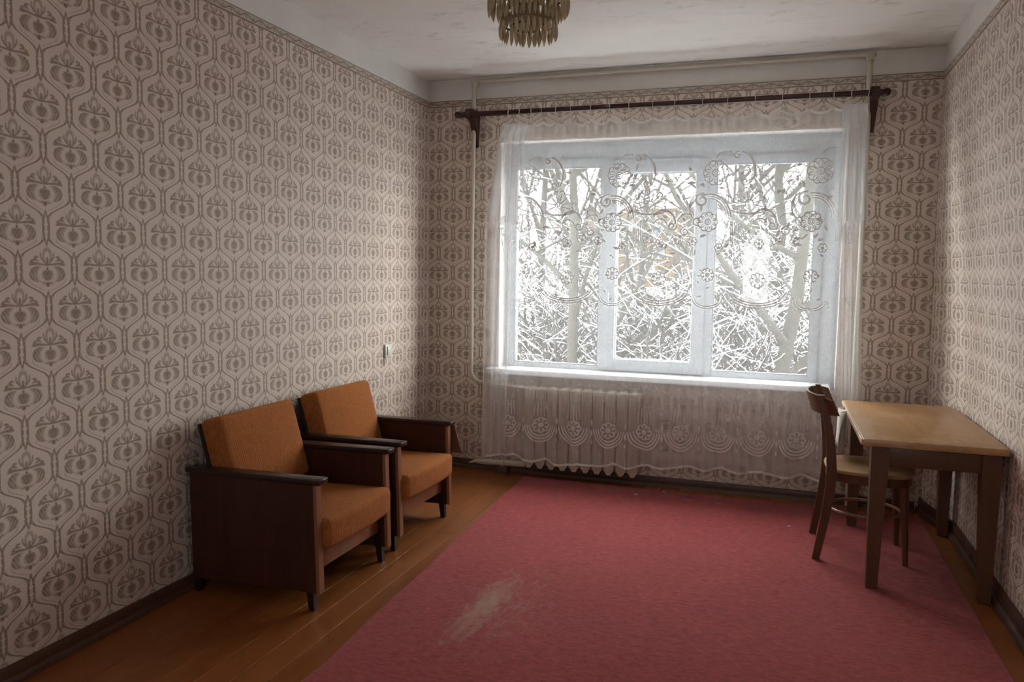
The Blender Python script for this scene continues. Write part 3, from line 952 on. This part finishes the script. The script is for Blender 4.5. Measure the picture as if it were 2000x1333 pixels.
# white cloth caught between the table edge and the curtain
def clothfn(a, b_):
    z = .70-.20*b_-.02*math.sin(a*9)*b_
    y = -.76+.26*a-.05*b_
    x = 2.802-.018*math.sin(a*11+b_*2)-.012*b_
    return x, y, z
mb = MB().grid(clothfn, 24, 10)
mb2 = MB(); nn = len(mb.v); mb2.v = mb.v+[(x-.003, y, z) for x, y, z in mb.v]
mb2.f = mb.f+[tuple(nn+q for q in reversed(f)) for f in mb.f]
rim([i for i in range(25)][::-1]); rim([250+i for i in range(25)]); rim([i*25 for i in range(11)]); rim([i*25+24 for i in range(11)][::-1])
mb2.m = [0]*len(mb2.f)
tag(build(mb2, 'white_cloth', plain('white_cotton', (.85, .82, .78), .9, .08, 30), smooth_='all', origin=(2.80, -.65, .5)), 'small white cloth hanging from the table edge by the chair', 'cloth')

# ------------------------------------------------------------------ rug
def rug_mat():
    mt, nt, b = new_mat('worn_red_carpet')
    pos = position(nt)
    X, Y, Z = sep(nt, pos)
    a = noise(nt, stretch(nt, pos, (1, 2.4, 1)), 24, 7, .9)
    big = noise(nt, pos, 1.6, 4, .6)
    k = clamp01(ramp01(a, .34, .66)*.8+big*.25)
    c = mixc(nt, k, (.155, .016, .021), (.50, .098, .098))
    # threadbare streak
    cx = X-1.305-(Y+2.25)*.03; cy = Y+2.23
    r_ = sqrt(cx*cx*(1/(.075*.075))+cy*cy*(1/(.38*.38)))
    fib = noise(nt, stretch(nt, pos, (2.2, .8, 1)), 14, 7, .85)
    th = ramp01(fib*2.2-r_*.75, .25, 1.05)
    c = mixc(nt, th*.66, c, (.42, .30, .215))
    cx2 = X-1.42; cy2 = Y+2.2
    r2_ = sqrt(cx2*cx2*(1/(.34*.34))+cy2*cy2*(1/(.75*.75)))
    th2 = ramp01(fib*2.0-r2_*.5, .75, 1.25)
    c = mixc(nt, th2*.42, c, (.44, .26, .21))
    lk(nt, c, b.inputs['Base Color'])
    b.inputs['Roughness'].default_value = .98
    b.inputs['Specular IOR Level'].default_value = .1
    b.inputs['Sheen Weight'].default_value = .15
    bump(nt, b, a, .5, .004)
    return mt
RUG = rug_mat()
mb = MB()
def rug_edge(y): return .795+.048*(-y)-.004*math.sin(y*7)
def rugfn(a, b_):
    y = -.135-(5.4)*b_
    x0 = rug_edge(y); x1 = 3.292
    return x0+(x1-x0)*a, y, .0055+.0006*math.sin(a*60+b_*90)
mb.grid(lambda a, b_: rugfn(a, 1-b_), 40, 60)
nn = len(mb.v); nu = 41
for (x, y, z) in list(mb.v): mb.v.append((x, y, .0012))
def sidef(idx):
    for a, b_ in zip(idx, idx[1:]): mb.f.append((b_, a, nn+a, nn+b_)); mb.m.append(0)
sidef([i for i in range(nu)]); sidef([60*nu+i for i in range(nu)][::-1]); sidef([j*nu for j in range(61)][::-1]); sidef([j*nu+nu-1 for j in range(61)])
tag(build(mb, 'red_rug', RUG, smooth_=True, origin=(2.0, -2.8, 0)), 'large worn red woven rug covering most of the floor', 'rug')
SCR = plain('paper_scrap', (.62, .58, .52), .8)
for i, (x, y, w) in enumerate(((1.62, -.30, .016), (1.95, -.33, .010), (2.13, -.30, .011), (2.55, -.62, .012), (1.78, -.17, .012))):
    a = random.uniform(0, 3)
    pts = [(x+w*math.cos(a+q*1.3)*random.uniform(.6, 1.1), y+w*math.sin(a+q*1.3)*random.uniform(.5, .9)) for q in range(5)]
    mb = MB(); mb.v = [(p, q, .0064) for p, q in pts]+[(p, q, .009) for p, q in pts]
    mb.f = [(4, 3, 2, 1, 0), (5, 6, 7, 8, 9)]+[(k, (k+1) % 5, 5+(k+1) % 5, 5+k) for k in range(5)]; mb.m = [0]*7
    tag(build(mb, 'paper_scrap', SCR, origin=(x, y, .0064)), 'tiny pale paper scrap lying on the red rug', 'scrap', 'paper scraps on the rug')

# ------------------------------------------------------------------ light switch
SWM = plain('ivory_switch_plastic', (.66, .68, .60), .35, .03)
sw_ = thing('light_switch', (0, -.645, .90), 'small ivory square wall switch on the wallpaper above the armchairs', 'switch')
build(MB().rbox(.0003, .014, -.688, -.602, .857, .943, .004, 2), 'plate', SWM, sw_, True)
build(MB().rbox(.0135, .021, -.668, -.622, .872, .928, .003, 2), 'rocker', SWM, sw_, True)
build(MB().tube([(.004, -.685, .857), (.004, -.687, .82), (.004, -.686, .80)], .003, 6), 'wire', SWM, sw_)

# ------------------------------------------------------------------ chandelier
def prism_mat():
    mt = bpy.data.materials.new('aged_amber_plastic'); mt.use_nodes = True
    nt = mt.node_tree; nt.nodes.clear(); V.nt = nt
    o = nt.nodes.new('ShaderNodeOutputMaterial')
    df = nt.nodes.new('ShaderNodeBsdfDiffuse'); tl = nt.nodes.new('ShaderNodeBsdfTranslucent'); gl = nt.nodes.new('ShaderNodeBsdfGlossy')
    m1 = nt.nodes.new('ShaderNodeMixShader'); m2 = nt.nodes.new('ShaderNodeMixShader')
    c = mixc(nt, noise(nt, texco(nt), 30, 2), (.66, .56, .38), (.82, .74, .56))
    for q in (df, tl): nt.links.new(c, q.inputs[0])
    gl.inputs['Roughness'].default_value = .15
    m1.inputs[0].default_value = .55; m2.inputs[0].default_value = .07
    nt.links.new(df.outputs[0], m1.inputs[1]); nt.links.new(tl.outputs[0], m1.inputs[2])
    nt.links.new(m1.outputs[0], m2.inputs[1]); nt.links.new(gl.outputs[0], m2.inputs[2]); nt.links.new(m2.outputs[0], o.inputs[0])
    return mt
PRI = prism_mat()
BRS = plain('tarnished_brass', (.30, .22, .11), .4, .2, 12, .7)
CC = Vector((1.521, -2.42, 0))
chn = thing('chandelier', (CC.x, CC.y, ZC), 'tiered chandelier of amber plastic drops hanging from the ceiling', 'chandelier')
build(MB().lathe([(0, ZC-.04), (.03, ZC-.04), (.055, ZC-.015), (.06, ZC-.001), (0, ZC-.001)], 24, (CC.x, CC.y, 0)), 'canopy', BRS, chn, True)
build(MB().tube([(CC.x, CC.y, ZC-.03), (CC.x, CC.y, 2.40)], .007, 10), 'stem', BRS, chn, True)
pm = MB().lathe([(0.0, .0), (.0045, -.004), (.008, -.020), (.0082, -.044), (.005, -.062), (0, -.076)], 6)
pme = pm.mesh('prism', PRI)
pm2 = MB().lathe([(0.0, .0), (.0038, -.003), (.0068, -.016), (.0070, -.031), (.0042, -.045), (0, -.057)], 6)
pme2 = pm2.mesh('prism', PRI)
for (rr, zt, n, me) in ((.146, 2.515, 38, pme), (.146, 2.448, 38, pme), (.104, 2.425, 30, pme), (.104, 2.345, 30, pme2), (.062, 2.40, 18, pme), (.062, 2.335, 18, pme2)):
    build(MB().tube([(CC.x+rr*math.cos(2*math.pi*k/40), CC.y+rr*math.sin(2*math.pi*k/40), zt+.003) for k in range(41)], .004, 6, False), 'ring', BRS, chn, True)
    for k in range(n):
        if me is pme2 and k in (20, 21) and rr > .1: continue
        o = bpy.data.objects.new('prism', me); col.objects.link(o); o.parent = chn
        a = 2*math.pi*k/n
        o.location = (rr*math.cos(a), rr*math.sin(a), zt-ZC)
        o.rotation_euler = (random.uniform(-.08, .08), random.uniform(-.08, .08), a)
for q in range(3):
    a = q*2*math.pi/3
    build(MB().tube([(CC.x, CC.y, 2.53), (CC.x+.146*math.cos(a), CC.y+.146*math.sin(a), 2.518)], .004, 6), 'arm', BRS, chn)
build(MB().lathe([(0, 2.44), (.03, 2.43), (.045, 2.40), (.045, 2.37), (.03, 2.355), (0, 2.35)], 16, (CC.x, CC.y, 0)), 'bulb_holder', plain('yellowed_shade', (.62, .5, .3), .5), chn, True)
build(MB().lathe([(.128, 2.52), (.132, 2.50), (.132, 2.455), (.128, 2.45)], 28, (CC.x, CC.y, 0)), 'inner_band', plain('amber_band', (.55, .46, .31), .45), chn, True)

# ------------------------------------------------------------------ outside
GZ = -4.3
def snow_mat(name, c1, c2):
    mt, nt, b = new_mat(name)
    pos = position(nt)
    f = ramp01(noise(nt, stretch(nt, pos, (1, .5, 1)), .35, 6, .65), .42, .62)
    lk(nt, mixc(nt, f, c1, c2), b.inputs['Base Color'])
    b.inputs['Roughness'].default_value = .9
    return mt
SNG = snow_mat('patchy_snow_ground', (.66, .68, .72), (.30, .30, .29))
def gfn(a, b_):
    x = -70+140*a; y = 1.0+130*b_**1.5
    return x, y, GZ+.35*math.sin(x*.21)*math.cos(y*.13)+.015*max(0, y-12)
structure(build(MB().grid(gfn, 50, 50), 'ground', SNG, smooth_='all'), 'snowy ground outside the window', 'ground')
BARK = plain('winter_bark', (.024, .023, .019), .9, .35, 4)
SNOW = plain('fresh_snow', (.82, .84, .88), .8, .04, 5)
def tree(name, base, height, r0, seed, label, cat, group, lean=(0, 0), levels=4, spread=1.0, snow=1.0, stems=1, kids=(7, 6, 5, 4)):
    rg = random.Random(seed)
    t = thing(name, base, label, cat, group)
    trunk, twigs, sn = MB(), MB(), MB()
    B = Vector(base)
    def snowstrip(pts, rad, w):
        for i in range(len(pts)-1):
            p, q = pts[i], pts[i+1]
            dv = q-p
            if dv.length < 1e-4: continue
            h = Vector((dv.x, dv.y, 0))
            if h.length < .55*dv.length: continue
            s = Vector((-h.y, h.x, 0)).normalized()
            r1, r2_ = rad[i]*w+.006, rad[i+1]*w+.005
            u1, u2_ = Vector((0, 0, rad[i]*.5)), Vector((0, 0, rad[i+1]*.5))
            t1, t2 = Vector((0, 0, rad[i]*.8+.014)), Vector((0, 0, rad[i+1]*.8+.012))
            sn.add([p+u1-s*r1, p+u1+s*r1, p+t1, q+u2_-s*r2_, q+u2_+s*r2_, q+t2], [(0, 2, 5, 3), (2, 1, 4, 5), (1, 0, 3, 4)])
    def grow(p, d, L, r, lev):
        n = 6 if lev < 2 else 4
        pts, rad = [p.copy()], [r]
        dd = d.normalized()
        for k in range(n):
            w = .10 if lev == 0 else .22
            dd = (dd+Vector((rg.uniform(-w, w), rg.uniform(-w, w), rg.uniform(-w*.6, w*.8)+(.05 if lev < 2 else -.05)))).normalized()
            pts.append(pts[-1]+dd*L/n); rad.append(r*(1-.72*(k+1)/n))
        (trunk if lev == 0 else twigs).tube(pts, rad, 8 if lev == 0 else (5 if lev == 1 else 3), lev == 0)
        if snow and lev > 0 and rg.random() < snow: snowstrip(pts, rad, .75)
        if lev >= levels-1: return
        for c in range(kids[lev]):
            f = (.28 if lev == 0 else .2)+(.72 if lev == 0 else .78)*(c+rg.random())/kids[lev]
            f = min(f, .98)
            i = min(int(f*n), n-1); q = pts[i].lerp(pts[i+1], f*n-i)
            ax = (pts[i+1]-pts[i]).normalized()
            az = rg.uniform(0, 2*math.pi)
            perp = Vector((math.cos(az), math.sin(az), rg.uniform(-.1, .5))).normalized()
            nd = (ax*rg.uniform(.35, .8)+perp*rg.uniform(.6, 1.0)*spread).normalized()
            grow(q, nd, L*rg.uniform(.38, .60)*(1.1-.4*f), rad[i]*rg.uniform(.42, .62)+.002, lev+1)
    for s in range(stems):
        d = Vector((lean[0]+(rg.uniform(-.35, .35) if stems > 1 else 0), lean[1]+(rg.uniform(-.2, .2) if stems > 1 else 0), 1))
        grow(B+Vector((rg.uniform(-.3, .3)*(stems > 1), rg.uniform(-.2, .2)*(stems > 1), 0)), d, height*rg.uniform(.85, 1.05), r0, 0)
    build(trunk, 'trunk', BARK, t, 'all')
    build(twigs, 'branches', BARK, t, 'all')
    if sn.v: build(sn, 'snow_cover', SNOW, t, 'all')
    return t
TG = 'bare winter trees outside the window'
specs = [(-1.49, 9.5, 10.5, .15, 21, (.04, 0), 'bare tree with a leaning dark trunk seen through the first pane beside the pipe'),
         (-3.59, 15, 11, .16, 33, (-.03, 0), 'slender bare tree standing behind the leaning trunk'),
         (-0.47, 10.5, 9.0, .13, 5, (.02, 0), 'bare tree crossing in front of the yellow house through the middle pane'),
         (2.07, 9.0, 11, .17, 14, (.0, 0), 'forked bare tree filling the pane nearest the table wall'),
         (2.78, 14, 11.5, .17, 17, (-.04, 0), 'bare tree with snowy boughs behind the forked tree'),
         (-3.51, 20, 12, .18, 44, (.02, 0), 'tall bare tree standing before the far yellow house'),
         (0.92, 18, 12, .18, 52, (.0, 0), 'tall bare tree beside the far yellow house')]
for x, dist, h, r_, sd, ln, lb in specs:
    tree('winter_tree', (x, dist, GZ), h, r_, sd, lb, 'tree', TG, ln, kids=(12, 7, 6, 4), snow=.12)
FG = 'distant thicket of small trees'
for i, x in enumerate((-9.96, -13.28, -9.7, -6.59, -0.33, 0.7, 1.72, 2.59, 3.54, 4.16, 5.94)):
    dist = 30+7*((i*5) % 3)
    tree('thicket_tree', (x, dist, GZ+.3), 8.2+1.3*((i*7) % 4), .11, 100+i, 'small bushy bare tree in the far thicket behind the larger trees', 'tree', FG, kids=(16, 8, 6, 3), snow=0, spread=1.2, levels=4)
SG = 'snow covered shrubs outside the window'
for x, dist, h, sd, lb in ((-2.82, 12, 5.6, 61, 'snowy shrub at the foot of the slender bare tree'), (-1.27, 10.5, 5.0, 62, 'snowy shrub beside the leaning dark trunk'),
                            (-0.79, 12.5, 5.2, 63, 'tall snowy shrub below the yellow house'), (0.45, 10, 4.9, 64, 'snowy shrub between the middle pane tree and the forked tree'),
                            (1.47, 12, 6.2, 65, 'snowy shrub beside the foot of the forked tree'), (2.4, 10, 5.5, 66, 'dense snowy shrub between the forked tree and the table wall pane edge'),
                            (3.23, 13, 6.0, 67, 'outermost snowy shrub behind the gathered curtain end by the table'), (-3.78, 13, 5.0, 68, 'low snowy shrub beside the greenish shed')):
    tree('snowy_shrub', (x, dist, GZ), h, .055, sd, lb, 'shrub', SG, kids=(15, 7, 4, 3), stems=7, spread=1.25, snow=.4, levels=3)
# evergreen bushes filling the view below the trees
EVG = plain('grey_green_needles', (.040, .043, .028), .8, .5, 3)
def evergreen(base, h, w, seed, label):
    rg = random.Random(seed)
    t = thing('evergreen_bush', base, label, 'bush', 'evergreen bushes outside the window')
    B = Vector(base); lv, sn, st = MB(), MB(), MB()
    st.tube([B, B+Vector((.05, 0, h*.5)), B+Vector((0, .05, h*.9))], [.10, .06, .02], 6)
    lobes = [(Vector((rg.uniform(-.5, .5)*w, rg.uniform(-.4, .4)*w, h*rg.uniform(.25, .85))), rg.uniform(.35, .6)*w) for _ in range(9)]
    for c, r in lobes:
        for q in range(170):
            d = Vector((rg.gauss(0, 1), rg.gauss(0, 1), rg.gauss(0, 1))).normalized()
            p = B+c+d*r*rg.uniform(.6, 1.05)
            if p.z < B.z+.05: continue
            a = Vector((rg.gauss(0, 1), rg.gauss(0, 1), rg.gauss(0, .5))).normalized()*rg.uniform(.10, .26)
            b_ = a.cross(d)
            b_ = (b_.normalized() if b_.length > 1e-3 else Vector((0, 0, 1)))*rg.uniform(.03, .08)
            lv.face([p-a, p-a*.2+b_, p+a, p-a*.2-b_])
            if d.z > .25 and rg.random() < .30:
                o = Vector((0, 0, .03)); a2 = a*rg.uniform(.5, .9)
                b2 = Vector((-a2.y, a2.x, 0)).normalized()*rg.uniform(.03, .07)
                sn.face([p-a2+o, p+b2+o*1.8, p+a2+o, p-b2+o*1.8])
    build(st, 'stem', BARK, t, 'all')
    tag(build(lv, 'foliage', EVG, t), kind='stuff')
    tag(build(sn, 'snow_cover', SNOW, t), kind='stuff')
for x, dist, h, w, sd, lb in ((-5.31, 17, 5.2, 2.6, 71, 'evergreen bush behind the low snowy shrub'), (-4.7, 19, 5.0, 2.6, 72, 'evergreen bush in front of the greenish shed'),
                               (-2.86, 16, 5.6, 2.6, 73, 'rounded evergreen bush behind the leaning dark trunk'), (-2.02, 18, 5.0, 2.7, 74, 'evergreen bush below the yellow house beside the middle pane tree'),
                               (-0.46, 15, 4.6, 2.5, 75, 'low evergreen bush directly below the yellow house'), (0.21, 18, 5.6, 2.6, 76, 'evergreen bush between the yellow house and the forked tree'),
                               (1.38, 16, 5.9, 2.6, 77, 'tall evergreen bush behind the forked tree'), (2.31, 18, 6.0, 2.7, 78, 'broad evergreen bush behind the dense snowy shrub'),
                               (3.24, 16, 5.8, 2.6, 79, 'evergreen bush beside the outermost snowy shrub')):
    evergreen((x, dist, GZ-.1), h, w, sd, lb)
# low shed
shx = -6.54
shed = thing('low_shed', (shx, 27, GZ), 'low greenish grey shed with snow on its flat roof', 'shed')
gz = GZ+.2
build(MB().box(shx-3.2, shx+2.4, 25.5, 29, gz-.6, gz+2.5), 'walls', plain('grey_green_render', (.06, .06, .046), .9, .1, 1), shed)
build(MB().rbox(shx-3.5, shx+2.7, 25.2, 29.3, gz+2.5, gz+2.75, .06), 'snowy_roof', SNOW, shed, True)
build(MB().box(shx-1.0, shx, 25.42, 25.5, gz-.1, gz+1.9), 'shed_door', plain('shed_door_paint', (.16, .17, .15), .7), shed)
# yellow apartment house
YEL = plain('yellow_ochre_render', (.070, .044, .016), .9, .08, .25)
PNK = plain('pale_pink_render', (.062, .042, .032), .9, .06, .3)
HWN = plain('white_window_frame', (.09, .095, .105), .5)
HGL = plain('dark_house_glass', (.02, .026, .036), .15, .2, 1)
BY = 92.0
bx = -11.81
hs = thing('apartment_house', (bx, BY, GZ), 'yellow apartment house with pale pink bands far beyond the trees', 'building')
hz0 = GZ-1.0; htop = GZ+1.5+12.2
build(MB().box(bx-9.3, bx+5.0, BY, BY+12, hz0, htop), 'wall', YEL, hs)
build(MB().rbox(bx-9.9, bx+5.6, BY-.6, BY+12.6, htop, htop+.7, .15), 'snowy_roof', SNOW, hs, True)
for k in range(5):
    z = GZ+1.5+2.85*k-.55
    build(MB().box(bx-9.3, bx+5.0, BY-.06, BY, z, z+.42), 'floor_band', PNK, hs)
for cx_ in (-8.3, -2.6, 3.9):
    build(MB().box(bx+cx_-1.0, bx+cx_+1.0, BY-.12, BY, hz0, htop), 'pilaster', PNK, hs)
wf_, wp_ = None, None
for k in range(4):
    for j in range(4):
        x = bx-6.6+3.3*j; z = GZ+2.6+2.85*k
        if wf_ is None:
            mb = MB(); w, h = .72, .74
            for q in ((-w, -w+.1, -h, h), (w-.1, w, -h, h), (-w, w, -h, -h+.1), (-w, w, h-.1, h), (-.06, .06, -h, h)):
                mb.box(q[0], q[1], -.16, 0, q[2], q[3])
            wf_ = mb.mesh('house_window', HWN); wp_ = MB().box(-w, w, -.06, 0, -h, h).mesh('pane', HGL)
        o = bpy.data.objects.new('house_window', wf_); col.objects.link(o); o.parent = hs
        o.location = (x-bx, -.06, z-GZ)
        p = bpy.data.objects.new('pane', wp_); col.objects.link(p); p.parent = o
